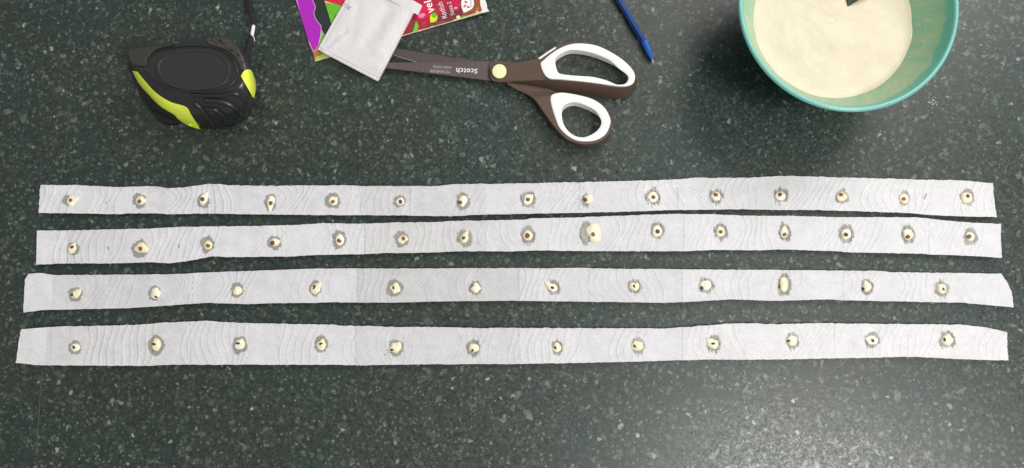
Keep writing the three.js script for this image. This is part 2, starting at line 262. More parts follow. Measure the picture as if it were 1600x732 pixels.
function makeStrip(S, si) {
  const T0 = si * 37.7;
  const pucker = (u, t) => { const v = lerp(along(S.top, u), along(S.bottom, u), t); let h = 0; for (const d of S.dabs) { const dx = u - d[0], dv = v - d[1], q = Math.hypot(dx, dv); if (q < 46) h += Math.exp(-q * q / 520) * (noise2(Math.atan2(dv, dx) * 2.2 + 20, d[0], 44) - 0.5) * smoothstep(q, 4, 14); } return h; };
  const hTop = (u, t) => 0.0015 + 0.0009 * pucker(u, t) + 0.0014 * noise2(u / 70, T0) + 0.0006 * noise2(u / 13, T0 + t * 3, 3) + 0.0009 * noise2(u / 26, T0 + t * 1.2, 2) + 0.0012 * Math.pow(Math.abs(2 * t - 1), 4) * (0.3 + noise2(u / 45, T0 + (t > 0.5 ? 9 : 3), 5));
  const NU = 520, NT = 20, rows = [];
  const base = P(CX, (S.top[0][1] + S.bottom[0][1]) / 2, 0);
  const g0 = thing('seed_strip', S.label, 'seed tape', base); g0.userData.group = 'tissue seed strips laid in rows';
  if (si) g0.name += '_00' + si;
  for (let j = 0; j <= NT; j++) {
    const t = j / NT, rag = 0.9;
    const u0 = alongV(S.l, t) + (noise2(t * 9, T0, 31) - 0.5) * rag + (hash2(j, si, 4) - 0.5) * rag, u1 = alongV(S.r, t) + (noise2(t * 7, T0, 32) - 0.5) * rag * 1.4 + (hash2(j, si, 5) - 0.5) * rag;
    const row = [];
    for (let i = 0; i <= NU; i++) {
      const u = lerp(u0, u1, i / NU), fray = (noise2(u / 2.5, T0, 6 + (j === 0 ? 1 : 2)) - 0.5) * 1.0 + (noise2(u / 9, T0, 16 + (j === 0 ? 1 : 2)) - 0.5) * 0.8;
      const v = lerp(along(S.top, u) + fray, along(S.bottom, u) + fray * 0.8, t);
      row.push(P(u, v, hTop(u, t)));
    }
    rows.push(row);
  }
  const all = rows.flat(), x0 = Math.min(...all.map((p) => p.x)), x1 = Math.max(...all.map((p) => p.x)), z0 = Math.min(...all.map((p) => p.z)), z1 = Math.max(...all.map((p) => p.z));
  const W = 2048, H = 192, c = canvas(W, H), b = canvas(W, H), k = W / (x1 - x0), kz = H / (z1 - z0);
  const at = (u, v) => { const p = P(u, v, 0.002); return [(p.x - x0) * k, (p.z - z0) * kz]; };
  const sx = 0.0005 * k, sz = 0.0005 * kz;                    // texels per spot across and down
  const x = c.getContext('2d'), y = b.getContext('2d');
  x.fillStyle = 'rgb(215,214,217)'; x.fillRect(0, 0, W, H);
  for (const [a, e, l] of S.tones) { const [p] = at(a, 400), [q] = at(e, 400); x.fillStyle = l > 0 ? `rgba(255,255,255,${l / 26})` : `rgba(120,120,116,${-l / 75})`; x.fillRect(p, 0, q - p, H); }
  y.fillStyle = 'rgb(90,90,90)'; y.fillRect(0, 0, W, H);
  const vm = (u) => (along(S.top, u) + along(S.bottom, u)) / 2;
  const stroke = (ctx, pts, style, w) => { ctx.strokeStyle = style; ctx.lineWidth = w; ctx.lineCap = ctx.lineJoin = 'round'; ctx.beginPath(); pts.forEach(([u, v], i) => { const p = at(u, v); i ? ctx.lineTo(...p) : ctx.moveTo(...p); }); ctx.stroke(); };
  // embossed wave lines, in groups, as pressed into the tissue
  let gu = 70 + si * 23;
  while (gu < 1580) {
    const n = 5 + Math.floor(rnd() * 7), lean = rr(8, 26) * (rnd() < 0.8 ? 1 : -0.5), bow = rr(-22, 22), gap = rr(9.5, 11.5), amp = rr(0.4, 1);
    for (let q = 0; q < n; q++) {
      const pts = [], ph = q * 0.5 + rr(-0.1, 0.1);
      for (let t = -0.02; t <= 1.03; t += 0.07) {
        const u = gu + q * gap + lean * (0.5 - t) * (q / n + 0.3) + bow * Math.sin(t * PI + ph * 0.4) * (1 - q / n) + 3 * Math.sin(t * 5 + ph);
        pts.push([u, lerp(along(S.top, u), along(S.bottom, u), t)]);
      }
      const A = amp * rr(0.6, 1.1); for (const [w, o] of [[6.5, 0.16], [4.4, 0.22], [2.8, 0.3], [1.4, 0.3]]) stroke(y, pts, `rgba(255,255,255,${o * A})`, w);
    }
    gu += n * gap + rr(14, 70);
    if (rnd() < 0.5) {                                          // a patch of small slanted flourishes between the waves
      const fu = gu - rr(20, 34), fv = vm(fu) + rr(-6, 6);
      for (let q = 0; q < 6; q++) {
        const a = fu + q * 3.6 - 9, e = fv + q * 3.4 - 9, l = rr(5, 10);
        stroke(y, [[a - l * 0.5, e + l * 0.45], [a, e - 1], [a + l * 0.5, e - l * 0.5]], 'rgba(255,255,255,0.3)', 2.4);
        if (q % 2) { y.strokeStyle = 'rgba(250,250,250,.3)'; y.lineWidth = 1.7; y.beginPath(); const p = at(a + 2, e + 2); y.ellipse(p[0], p[1], 3.2 * sx, 2.4 * sz, 0.7, 0, 6.3); y.stroke(); }
      }
    }
  }
  for (const u of S.perf) {                                     // perforations between the sheets
    for (let t = 0.01; t < 0.99; t += 0.05) if (rnd() < 0.8) {
      const v = lerp(along(S.top, u), along(S.bottom, u), t), w = lerp(along(S.top, u), along(S.bottom, u), t + 0.03);
      stroke(x, [[u, v], [u - 0.2, w]], 'rgba(120,120,118,0.3)', 1.2); stroke(y, [[u, v], [u - 0.2, w]], 'rgba(0,0,0,0.8)', 1.6);
    }
  }
  // damp rings with ragged edges around the paste
  for (const d of S.dabs) {
    const [u, v, , , , , , , ax, ay, du = 0, dv = 0] = d, teeth = 40, ph = rnd() * 50;
    const comb = smoothstep(u, 560, 900) * rr(0.75, 1), ph2 = rnd() * 90;
    const blot = (f, style, rough) => {
      x.fillStyle = style; x.beginPath();
      for (let q = 0; q < teeth * 2; q++) {
        const th = q / teeth * PI, c = Math.cos(th), e = Math.sin(th), r = f * (0.84 + 0.34 * (noise2(c * 1.3 + ph, e * 1.3 + ph, 41) - 0.3) + rough * (noise2(c * 5 + ph2, e * 5 + ph2, 42) - 0.5)), uu = u + du + ax * r * c, vv = v + dv + ay * r * e;
        const p = at(uu, clamp(vv, along(S.top, uu) + 1, along(S.bottom, uu) - 1)); q ? x.lineTo(...p) : x.moveTo(...p);
      }
      x.closePath(); x.fill();
    };
    blot(1.08, `rgba(112,113,101,${lerp(0.38, 0.2, comb)})`, 0.3); blot(1, `rgba(112,113,101,${lerp(0.36, 0.18, comb)})`, 0.26); blot(1.08, 'rgba(130,130,120,0.1)', 0.2);
    if (comb > 0.1) for (let q = 0, n = Math.round(9 + 16 * comb); q < n; q++) {        // where the damp follows the creping of the tissue
      const th = q / n * 2 * PI + rr(-0.2, 0.2); if (noise2(Math.cos(th) * 1.2 + ph2, Math.sin(th) * 1.2 + ph, 43) < 0.36) continue;
      const f = rr(0.66, 0.98), uu = u + du + ax * f * Math.cos(th), vv = v + dv + ay * f * Math.sin(th), l = rr(1.5, 4.6);
      stroke(x, [[uu - 0.4, Math.max(vv - l, along(S.top, uu) + 1)], [uu + 0.5, Math.min(vv + l, along(S.bottom, uu) - 1)]], `rgba(104,104,94,${rr(0.22, 0.5)})`, rr(2, 4));
    }
  }
  for (let q = 0; q < 16; q++) { const u = rr(60, 1560), v = lerp(along(S.top, u), along(S.bottom, u), rr(0.1, 0.9)); stroke(x, [[u, v], [u + rr(-0.8, 0.8), v + rr(0.2, 1.6)]], `rgba(70,66,60,${rr(0.25, 0.7)})`, 1.1); }
  if (si === 1) { stroke(x, [[169.6, 386], [170.2, 391]], 'rgba(60,60,58,.8)', 1.6); stroke(x, [[279.5, 383], [280, 388]], 'rgba(60,60,58,.8)', 1.6); }
  if (si === 0) { stroke(x, [[165.5, 315.5], [166, 318.5]], 'rgba(60,60,58,.8)', 1.5); stroke(x, [[1444, 312], [1447, 303]], 'rgba(110,110,106,.7)', 2.5); }
  if (si === 3) stroke(x, [[600.5, 554.6], [601.6, 555.4]], 'rgba(30,28,24,.9)', 2.2);
  // fibre grain
  const im = x.getImageData(0, 0, W, H), bm = y.getImageData(0, 0, W, H);
  for (let j = 0, o = 0; j < H; j++) for (let i = 0; i < W; i++, o += 4) {
    const n = (hash2(i, j, 50 + si) - 0.5) * 7 + (noise2(i / 4, j / 5, 51 + si) - 0.5) * 9 + (noise2(i / 26, j / 22, 52 + si) - 0.5) * 6, m = (hash2(i, j, 60 + si) - 0.5) * 46 + (noise2(i / 3, j / 4, 61 + si) - 0.5) * 46 + (noise2(i / 14, j / 16, 62 + si) - 0.5) * 40;
    for (let q = 0; q < 3; q++) { im.data[o + q] = clamp(im.data[o + q] + n, 0, 255); bm.data[o + q] = clamp(bm.data[o + q] + m, 0, 255); }
  }
  x.putImageData(im, 0, 0); y.putImageData(bm, 0, 0);
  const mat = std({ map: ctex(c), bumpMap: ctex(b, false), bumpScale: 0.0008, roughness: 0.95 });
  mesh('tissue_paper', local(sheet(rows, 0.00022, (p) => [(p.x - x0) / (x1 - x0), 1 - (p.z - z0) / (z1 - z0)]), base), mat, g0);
  // paste dabs, each with its seed
  S.dabs.forEach((d, di) => {
    const [u, v] = d, t = clamp((v - along(S.top, u)) / (along(S.bottom, u) - along(S.top, u)), 0, 1), y0 = hTop(u, t), peak = 0.0012 + 0.0009 * hash2(di, si, 70) + (d[12] === 'fan' ? 0.0012 : 0);
    const NA = 40, NR = 9, pos = [], idx = [], ctr = P(u, v, y0), scale = P(u + 1, v, y0).x - ctr.x, off = hash2(di, si, 71) * 90;
    const calm = d[12] === 'fan' ? 0.35 : 1, height = (x, z, f) => peak * Math.pow(Math.max(0, 1 - f * f), 0.62) * (0.9 - 0.3 * calm + 0.55 * calm * noise2(x * 420 + off, z * 420, 72) + 0.25 * calm * noise2(x * 1100 + off, z * 1100, 76));
    const ring = (f, a) => { const r = f * dabRadius(d, a) * (1 + 0.3 * (noise2(Math.cos(a) * 1.4 + off, Math.sin(a) * 1.4, 73) - 0.5) + 0.1 * (noise2(Math.cos(a) * 4 + off, Math.sin(a) * 4, 77) - 0.5)) * scale; return [r * Math.cos(a), r * Math.sin(a)]; };
    pos.push(0, height(0, 0, 0), 0);
    for (let q = 1; q <= NR; q++) for (let i = 0; i < NA; i++) { const f = Math.pow(q / NR, 0.75), [px, pz] = ring(f, i / NA * 2 * PI); pos.push(px, q === NR ? -0.0006 : height(px, pz, f) , pz); }
    for (let i = 0; i < NA; i++) { const e = (i + 1) % NA; idx.push(0, 1 + e, 1 + i); for (let q = 0; q + 1 < NR; q++) { const a = 1 + q * NA + i, b2 = 1 + q * NA + e; idx.push(a, b2, a + NA, b2, b2 + NA, a + NA); } }
    const geo = build(pos, idx); geo.computeVertexNormals();
    const m = mesh('paste_dab', geo, dabMats[Math.floor(hash2(di, si, 74) * 3)], g0); m.position.copy(ctr).sub(base);
    if (!d[7].length) m.userData.label = 'paste dab without a seed';
    d[7].forEach(([su, sv, k2], q) => {
      const sp = P(su, sv, y0 + 0.0018).sub(ctr), f = Math.min(0.95, Math.hypot(sp.x, sp.z) / (dabRadius(d, Math.atan2(sp.z, sp.x)) * scale)), R = (S.small ? 0.00115 : 0.00165) * k2;
      const pale = si === 2 && di === 5, mt = pale ? paleMat : S.small ? darkMats[(di + q) % 2] : radishMats[(di * 2 + si) % 3];
      const s = mesh('seed', seedGeo, mt, m); s.scale.set(R * (S.small ? 0.85 : 1), R * 0.8, R * (S.small ? 1.35 : 1.12)); s.rotation.set(rr(-0.3, 0.3), rr(0, 6.3), rr(-0.3, 0.3));
      s.position.set(sp.x, height(sp.x, sp.z, f) - R * 0.22, sp.z);
      if (pale) s.userData.label = 'pale olive seed';
    });
  });
}
STRIPS.forEach(makeStrip);

// ───────────── turquoise bowl, paste, spoon ─────────────
{
  const c = P(1326, 7, 0.065), at = V(c.x, 0, c.z), bowl = thing('mixing_bowl', 'turquoise mixing bowl holding cream flour paste, cut by the top edge of the photo', 'bowl', at);
  const v2 = (a) => a.map(([r, y]) => new THREE.Vector2(r, y));
  const spline = (a, n) => new THREE.SplineCurve(v2(a)).getPoints(n);
  const teal = phys({ color: lin(0.17, 0.49, 0.43), roughness: 0.28, clearcoat: 0.3, clearcoatRoughness: 0.2 });
  const outer = [...spline([[0.0001, 0.001], [0.034, 0.001], [0.0385, 0.0025], [0.041, 0.007], [0.05, 0.018], [0.0615, 0.036], [0.0695, 0.052], [0.0756, 0.0615]], 40), ...spline([[0.0758, 0.0622], [0.0784, 0.0632], [0.0793, 0.0647], [0.0785, 0.0661], [0.0768, 0.0662], [0.0757, 0.065]], 18)];
  mesh('bowl_shell', new THREE.LatheGeometry(outer, 120), teal, bowl);
  // inside: turquoise with a smeared film of dried paste
  const W = 2048, H = 256, k = canvas(W, H), x = k.getContext('2d'), im = x.createImageData(W, H);
  for (let j = 0, o = 0; j < H; j++) for (let i = 0; i < W; i++, o += 4) {
    const a = i / W * 2 * PI, h = 1 - j / H, ca = Math.cos(a) * 9, sa = Math.sin(a) * 9;
    const top = 0.8 + 0.16 * noise2(ca * 0.5 + 40, sa * 0.5 + 40, 80) + 0.05 * (noise2(ca * 4 + 40, sa * 4 + 40, 81) - 0.5);
    let f = smoothstep(top - h, -0.02, 0.06) * (0.42 + 0.4 * noise2(ca * 1.3 + 50, sa * 1.3 + h * 3, 82));
    const streak = noise2(i / 5 + h * 18, j / 40 + i / 90, 83) * noise2(i / 13, j / 13, 84);
    f = clamp(f + (streak > 0.36 ? (streak - 0.36) * 1.6 : 0) * smoothstep(top - h, 0, 0.1), 0, 0.9) ;
    const g = (hash2(i, j, 85) - 0.5) * 8, A = [102, 182, 160], B = [192, 200, 158];
    for (let q = 0; q < 3; q++) im.data[o + q] = clamp(lerp(A[q], B[q], f) + g, 0, 255); im.data[o + 3] = 255;
  }
  x.putImageData(im, 0, 0);
  const inner = spline([[0.0757, 0.065], [0.0744, 0.0625], [0.069, 0.053], [0.0605, 0.0405], [0.049, 0.0235], [0.036, 0.011], [0.0001, 0.007]], 48);
  const ig = new THREE.LatheGeometry(inner, 140);
  const p = ig.attributes.position, uv = ig.attributes.uv;
  for (let i = 0; i < p.count; i++) uv.setY(i, clamp((p.getY(i) - 0.03) / 0.035, 0, 1));
  const t = ctex(k); t.wrapS = THREE.RepeatWrapping;
  mesh('inner_wall', ig, phys({ map: t, roughness: 0.42, clearcoat: 0.2, clearcoatRoughness: 0.3 }), bowl);

  // the paste
  const L = 0.0383, RP = 0.0606, pos = [], uvs = [], idx = [], NA = 128, NR = 46;
  pos.push(0, 0, 0); uvs.push(0.5, 0.5);
  for (let q = 1; q <= NR; q++) for (let i = 0; i < NA; i++) {
    const f = q / NR, a = i / NA * 2 * PI, r = f * RP * (1 + 0.006 * (q === NR ? 1 : 0)), px = r * Math.cos(a), pz = r * Math.sin(a);
    const y = 0.0012 * (noise2(px * 60 + 20, pz * 60 + 20, 90) - 0.5) + 0.00025 * (noise2(px * 220 + 20, pz * 220 + 20, 91) - 0.5) + 0.0016 * Math.pow(f, 22);
    pos.push(px, y, pz); uvs.push(0.5 + px / (2.1 * RP), 0.5 + pz / (2.1 * RP));
  }
  for (let i = 0; i < NA; i++) { pos.push(0.9 * RP * Math.cos(i / NA * 2 * PI), -0.008, 0.9 * RP * Math.sin(i / NA * 2 * PI)); uvs.push(0, 0); }
  for (let i = 0; i < NA; i++) { const e = (i + 1) % NA; idx.push(0, 1 + e, 1 + i); for (let q = 0; q < NR; q++) { const a = 1 + q * NA + i, b = 1 + q * NA + e; idx.push(a, b, a + NA, b, b + NA, a + NA); } }
  const pc = canvas(1024, 1024), y = pc.getContext('2d'), pm = y.createImageData(1024, 1024);
  for (let j = 0, o = 0; j < 1024; j++) for (let i = 0; i < 1024; i++, o += 4) {
    const n = (hash2(i, j, 92) - 0.5) * 9 + (noise2(i / 5, j / 5, 93) - 0.5) * 10 + (noise2(i / 60, j / 60, 94) - 0.5) * 6; pm.data[o] = 217 + n; pm.data[o + 1] = 206 + n; pm.data[o + 2] = 181 + n; pm.data[o + 3] = 255;
  }
  y.putImageData(pm, 0, 0);
  for (let q = 0; q < 700; q++) { y.fillStyle = `rgba(${rr(120, 170) | 0},${rr(100, 130) | 0},${rr(60, 90) | 0},${rr(0.15, 0.55)})`; y.beginPath(); y.ellipse(rnd() * 1024, rnd() * 1024, rr(0.8, 2.6), rr(0.8, 2), rnd() * 3, 0, 6.3); y.fill(); }
  const pg = build(pos, idx, uvs); pg.computeVertexNormals();
  const paste = mesh('flour_paste', pg, phys({ map: ctex(pc), roughness: 0.42 }), scene);
  paste.position.set(at.x, L, at.z); paste.userData = { label: 'smooth cream flour paste with fine brown specks inside the turquoise bowl', category: 'paste' };

  // spoon dipping into the paste, mostly beyond the top edge
  const tip = P(1325, 10, 0.0385), s = thing('metal_spoon', 'metal spoon tip dipping into the cream paste at the top edge', 'spoon', tip);
  const steel = std({ color: lin(0.17, 0.19, 0.14), roughness: 0.25, metalness: 1 });
  const far = P(1372, -70, 0.052), dir = far.clone().sub(tip), len = dir.length(); dir.normalize();
  const side = V(-dir.z, 0, dir.x).normalize(), nrm = new THREE.Vector3().crossVectors(side, dir).normalize(); if (nrm.y < 0) nrm.negate();
  const bp = [], bi = [], NL = 24, NS = 12;
  for (const off of [0, -0.0009]) for (let i = 0; i <= NL; i++) for (let j = 0; j <= NS; j++) {
    const f = i / NL, w = 0.0115 * Math.min(1, 0.02 + f / 0.46) * (f > 0.8 ? lerp(1, 0.3, (f - 0.8) / 0.2) : 1), q = j / NS * 2 - 1, dep = -0.002 * (1 - q * q) * Math.sin(Math.min(1, f * 1.1) * PI);
    const o = dir.clone().multiplyScalar(f * len).addScaledVector(side, q * w).addScaledVector(nrm, dep + off); bp.push(o.x, o.y, o.z);
  }
  const M = (NL + 1) * (NS + 1);
  for (let i = 0; i < NL; i++) for (let j = 0; j < NS; j++) { const a = i * (NS + 1) + j, b = a + 1, cc = a + NS + 1, d = cc + 1; bi.push(a, b, cc, b, d, cc, M + a, M + cc, M + b, M + b, M + cc, M + d); }
  const bg = build(bp, bi); bg.computeVertexNormals(); mesh('spoon_bowl', bg, steel, s);
  mesh('handle', local(tube([far.clone().addScaledVector(dir, -0.006), P(1400, -120, 0.062), P(1440, -190, 0.073), P(1480, -260, 0.083)], 0.0028, 30, 10), tip), steel, s);
}

// ───────────── scissors ─────────────
{
  const at = P(780, 111, 0), S = thing('scissors', 'open brown scissors with white finger loops, blade tips under the paper sachet', 'scissors', at);
  const brown = phys({ color: lin(0.098, 0.062, 0.044), roughness: 0.5 }), white = phys({ color: lin(0.93, 0.93, 0.9), roughness: 0.4 });
  const add = (name, g, m, parent = S) => mesh(name, local(g, at), m, parent);
  // blades, printed
  const W = 1024, H = 160, c = canvas(W, H), x = c.getContext('2d');
  const A = [[561, 99.8], [575, 98.3], [608, 97.6], [690, 96.4], [764, 95.5], [787, 97], [787, 124], [764, 125.8], [690, 116.8], [606, 106.6], [575, 102.8]];
  const o = P(787, 111, 0.0045), e = P(561, 100, 0.0045), ax = e.clone().sub(o).normalize(), ay = V(ax.z, 0, -ax.x), LEN = o.distanceTo(e) + 0.004, WID = 0.0192;
  const uvB = (p) => { const d = p.clone().sub(o); return [d.dot(ax) / LEN, 0.5 + d.dot(ay) / WID]; };
  for (let i = 0; i < W; i++) { const n = noise2(i / 3, 1, 100) * 8 + noise2(i / 40, 2, 101) * 6; x.fillStyle = `rgb(${98 + n | 0},${85 + n | 0},${86 + n | 0})`; x.fillRect(i, 0, 1, H); }
  // print: read from the handle side, upside down in the photograph
  const txt = (s, u, v, px, style, sq = 1, font = 'bold') => { const [a, b] = uvB(P(u, v, 0.0045)); x.save(); x.translate(a * W, (1 - b) * H); x.scale(sq, H / (WID / LEN * W)); x.font = `${font} ${px}px sans-serif`; x.fillStyle = style; x.textBaseline = 'middle'; x.fillText(s, 0, 0); x.restore(); };
  txt('Scotch', 746.5, 111.4, 48, 'rgb(238,236,232)', 1.0); txt('™', 717.5, 110.6, 26, 'rgb(230,228,224)', 1);
  const grad = x.createLinearGradient(0, 0, 1, 0);
  txt('TITANIUM', 703.5, 112.4, 27, 'rgba(205,198,194,0.75)', 1.05); txt('NON STICK', 705, 105.6, 24, 'rgba(205,198,194,0.75)', 0.98);
  const bladeMat = phys({ map: ctex(c), roughness: 0.42, metalness: 0.35 }), bladeMat2 = phys({ color: lin(0.115, 0.088, 0.088), roughness: 0.42, metalness: 0.35 });
  const ga = plate(A, 0.0029, 0.0046, 0.0003), pa = ga.attributes.position, ua = [];
  for (let i = 0; i < pa.count; i++) ua.push(...uvB(V(pa.getX(i), pa.getY(i), pa.getZ(i))));
  ga.setAttribute('uv', new THREE.Float32BufferAttribute(ua, 2));
  add('blade', ga, bladeMat);
  const B = [[590, 71.5], [606, 73.2], [627, 76.5], [708, 90], [764, 97], [800, 108], [822, 138], [800, 138], [770, 120], [735, 112], [690, 106], [650, 96.9], [615.5, 86], [600, 80.5]];
  add('blade', plate(B, 0.001, 0.0027, 0.0003), bladeMat2);
  add('cutting_edge', plate([[600, 80.4], [615.5, 85.6], [651, 96.6], [672, 102], [672, 103.2], [651, 98], [615.5, 86.8], [600, 81.4]], 0.0012, 0.00285, 0.0001), std({ color: lin(0.4, 0.38, 0.38), roughness: 0.3, metalness: 0.6 }));
  // handle of the front blade
  const N = 132;
  const topA = [[766, 112], [767.5, 98.5], [778, 95.6], [804, 97.5], [824, 94.8], [840, 89.5], [867.5, 71.6], [880, 67.8], [902, 66.2], [934, 71], [965, 86.5], [985, 102.5], [993, 120], [986.5, 133], [968, 137.4], [925, 131.3], [882, 126.6], [856, 124.6], [812, 126.8], [793, 128.2], [770, 126]];
  const baseA = { 12: [995.5, 133], 13: [983, 151], 14: [965, 154.5], 15: [913, 148], 16: [868, 143.3], 17: [848, 138.6], 18: [808, 134], 19: [790, 131], 20: [769, 128] };
  const hs = [.0085, .0085, .0085, .0088, .0095, .0105, .012, .0125, .0125, .0125, .0125, .0125, .0125, .0125, .0125, .0125, .012, .011, .0092, .0085, .0085];
  const closed3 = (pts) => { const cv = new THREE.CatmullRomCurve3(pts, true, 'catmullrom', 0.45); return Array.from({ length: N }, (_, i) => cv.getPoint(i / N)); };
  function handle(top, base, hts, outer, hole, lip, n2 = 100) {
    const t3 = top.map(([u, v], i) => P(u, v, hts[i])), b3 = top.map((_, i) => base[i] ? P(...base[i], 0.0012) : V(t3[i].x, 0.0012, t3[i].z));
    const T = closed3(t3), Bt = closed3(b3), mid = T.map((p, i) => V(lerp(p.x, Bt[i].x, 0.72), p.y * 0.55, lerp(p.z, Bt[i].z, 0.72))), sh = T.map((p, i) => V(lerp(p.x, Bt[i].x, 0.12), p.y - 0.0008, lerp(p.z, Bt[i].z, 0.12)));
    const cap = inset(T, 0.0005), h1 = hts[8], low = outline(outer, n2).map(([u, v]) => P(u, v, h1));
    const cut = inset(low, 0.0004);
    add('handle', loft([Bt, mid, sh, T, cap], { capTop: cut, capBottom: drop(cut, 0.0012), angle: 0.6 }), brown);
    // soft white loop
    const O = low, inner = outline(hole, n2), cv = hole.reduce((a, p) => a + p[1], 0) / hole.length;
    const topHole = inner.map(([u, v]) => P(u, v < cv ? v - 6.5 * smoothstep((cv - v) / 12, 0, 1) : v, h1 + 0.0002)), botHole = inner.map(([u, v]) => P(u, v, 0.0013));
    const ring = (a, f, y) => a.map((p, i) => V(lerp(p.x, near[i].x, f), y, lerp(p.z, near[i].z, f)));
    // match the outer line to the hole by direction from the hole's middle
    const cx = topHole.reduce((s, p) => s + p.x, 0) / n2, cz = topHole.reduce((s, p) => s + p.z, 0) / n2;
    const near = topHole, start = (() => { let best = 0, bd = 9; O.forEach((p, i) => { const d = Math.hypot(p.x - near[0].x, p.z - near[0].z); if (d < bd) { bd = d; best = i; } }); return best; })();
    const O2 = O.map((_, i) => O[(i + start) % n2]);
    const rings = [drop(inset(O2, 0.0003), 0.0013), drop(O2, h1 - 0.0006), drop(O2, h1 + lip * 0.4), ring(O2, 0.1, h1 + lip * 0.9), ring(O2, 0.35, h1 + lip), ring(O2, 0.7, h1 + lip * 0.85)];
    rings.push(topHole.map((p) => V(p.x, h1 - 0.0001, p.z)));
    for (const f of [0.3, 0.65, 1]) rings.push(topHole.map((p, i) => V(lerp(p.x, botHole[i].x, f), lerp(h1 - 0.0001, 0.0013, f), lerp(p.z, botHole[i].z, f))));
    add('finger_loop', loft(rings, { angle: 0.75 }), white);
  }
  const outA = [[849, 95], [859, 86], [873, 76.6], [890.5, 69.8], [910.7, 68.4], [936.5, 73.2], [968, 90.3], [988, 109], [992, 123], [986, 133], [968, 135.6], [925, 129.7], [879, 124.8], [859, 122.8], [850, 114.8], [845, 100.4]];
  const holeA = [[867.5, 101.8], [870.4, 94.6], [884.8, 86], [899, 84.3], [925, 88.9], [956.7, 101.8], [976.8, 114.2], [981.7, 123.4], [975.3, 132], [965.3, 132.6], [945, 124.8], [919.3, 119.4], [884.8, 120.2], [873.3, 114.2]];
  handle(topA, baseA, hs, outA, holeA, 0.0011);
  const topB = [[792, 129], [830, 134], [856, 139], [870, 144], [896, 146.3], [925, 153.8], [947, 168], [955.5, 183], [957, 195], [951, 210.5], [937, 221.5], [921, 225.4], [905, 224.5], [885, 217], [868, 200], [851, 177], [837, 157], [821, 146], [806, 139]];
  const baseB = { 9: [953, 214], 10: [940, 225], 11: [922, 230], 12: [904, 229], 13: [881, 220], 14: [864, 201], 15: [847, 178], 16: [834, 158], 17: [819, 147], 18: [803, 140] };
  const hb = topB.map((_, i) => (i < 2 || i > 16 ? 0.0072 : 0.0105));
  const outB = [[862, 149.5], [873, 145.6], [888, 146.2], [922, 154], [942, 166.3], [951.6, 181], [953.6, 193], [946.4, 209.6], [930.8, 219.4], [910.6, 221.4], [893.4, 216.8], [876, 202.5], [867.5, 183.8], [861, 160.8]];
  const holeB = [[877.6, 181], [880.5, 172.3], [890.5, 166.5], [902, 166.5], [919.3, 172.8], [935, 182.3], [940, 191], [935, 202.5], [922, 211.6], [907.8, 214.5], [893.4, 209.6], [882, 196.7]];
  handle(topB, baseB, hb, outB, holeB, 0.0009);
  // white slot on the shoulder of the upper handle, and the pivot cap
  add('white_inlay', plate([[840.4, 91.2], [854, 81.6], [867.8, 73], [869.2, 73.6], [868.4, 75.2], [857, 82.6], [845.4, 91.2], [843, 92]], 0.009, 0.0131, 0.0003), white);
  const pv = P(780.4, 111.3, 0.0095);
  const cap = new THREE.LatheGeometry([[0.0058, -0.003], [0.0058, 0.0001], [0.0055, 0.0004], [0.003, 0.0006], [0.0001, 0.00065]].map((q) => new THREE.Vector2(...q)), 48).translate(pv.x, pv.y - 0.0002, pv.z);
  add('pivot_cap', cap, phys({ color: lin(0.86, 0.86, 0.5), roughness: 0.35 }));
  add('pivot_ring', new THREE.TorusGeometry(0.0063, 0.0005, 8, 48).rotateX(PI / 2).translate(pv.x, 0.0087, pv.z), std({ color: lin(0.07, 0.055, 0.03), roughness: 0.5 }));
}

// ───────────── blue pen ─────────────
{
  const h = 0.0036, a = P(969, 2, h), b = P(1007.4, 66, h), t = P(1021.2, 97.5, h * 0.85), at = V(b.x, 0, b.z), S = thing('ballpoint_pen', 'blue ballpoint pen pointing down beside the scissors loop', 'pen', at);
  const d = b.clone().sub(a).normalize(), far = a.clone().addScaledVector(d, -0.09);
  const axis = (g, from, to) => { const q = new THREE.Quaternion().setFromUnitVectors(V(0, 1, 0), to.clone().sub(from).normalize()); return g.applyQuaternion(q).translate(from.x, from.y, from.z); };
  const blue = phys({ color: lin(0.012, 0.05, 0.22), roughness: 0.25, clearcoat: 0.4, clearcoatRoughness: 0.15 }), bright = phys({ color: lin(0.012, 0.1, 0.46), roughness: 0.3, clearcoat: 0.4 });
  const L = far.distanceTo(b), lathe = (pts, seg) => new THREE.LatheGeometry(pts.map((p) => new THREE.Vector2(...p)), seg);
  mesh('barrel', local(axis(crease(lathe([[0.0001, 0], [0.0026, 0], [0.0028, 0.0006], [0.0028, L - 0.001], [0.0026, L]], 6).toNonIndexed(), 0.5), far, b), at), blue, S);
  const K = b.distanceTo(t);
  mesh('grip_cone', local(axis(lathe([[0.0026, -0.0005], [0.00315, 0], [0.0032, 0.0012], [0.0028, 0.0022], [0.0026, K * 0.45], [0.0018, K * 0.72], [0.0011, K * 0.86], [0.0009, K * 0.87]], 28), b, t), at), bright, S);
  mesh('tip', local(axis(lathe([[0.0009, K * 0.84], [0.0007, K * 0.94], [0.0003, K], [0.0001, K * 1.01]], 16), b, t), at), std({ color: lin(0.6, 0.58, 0.5), roughness: 0.3, metalness: 0.8 }), S);
}

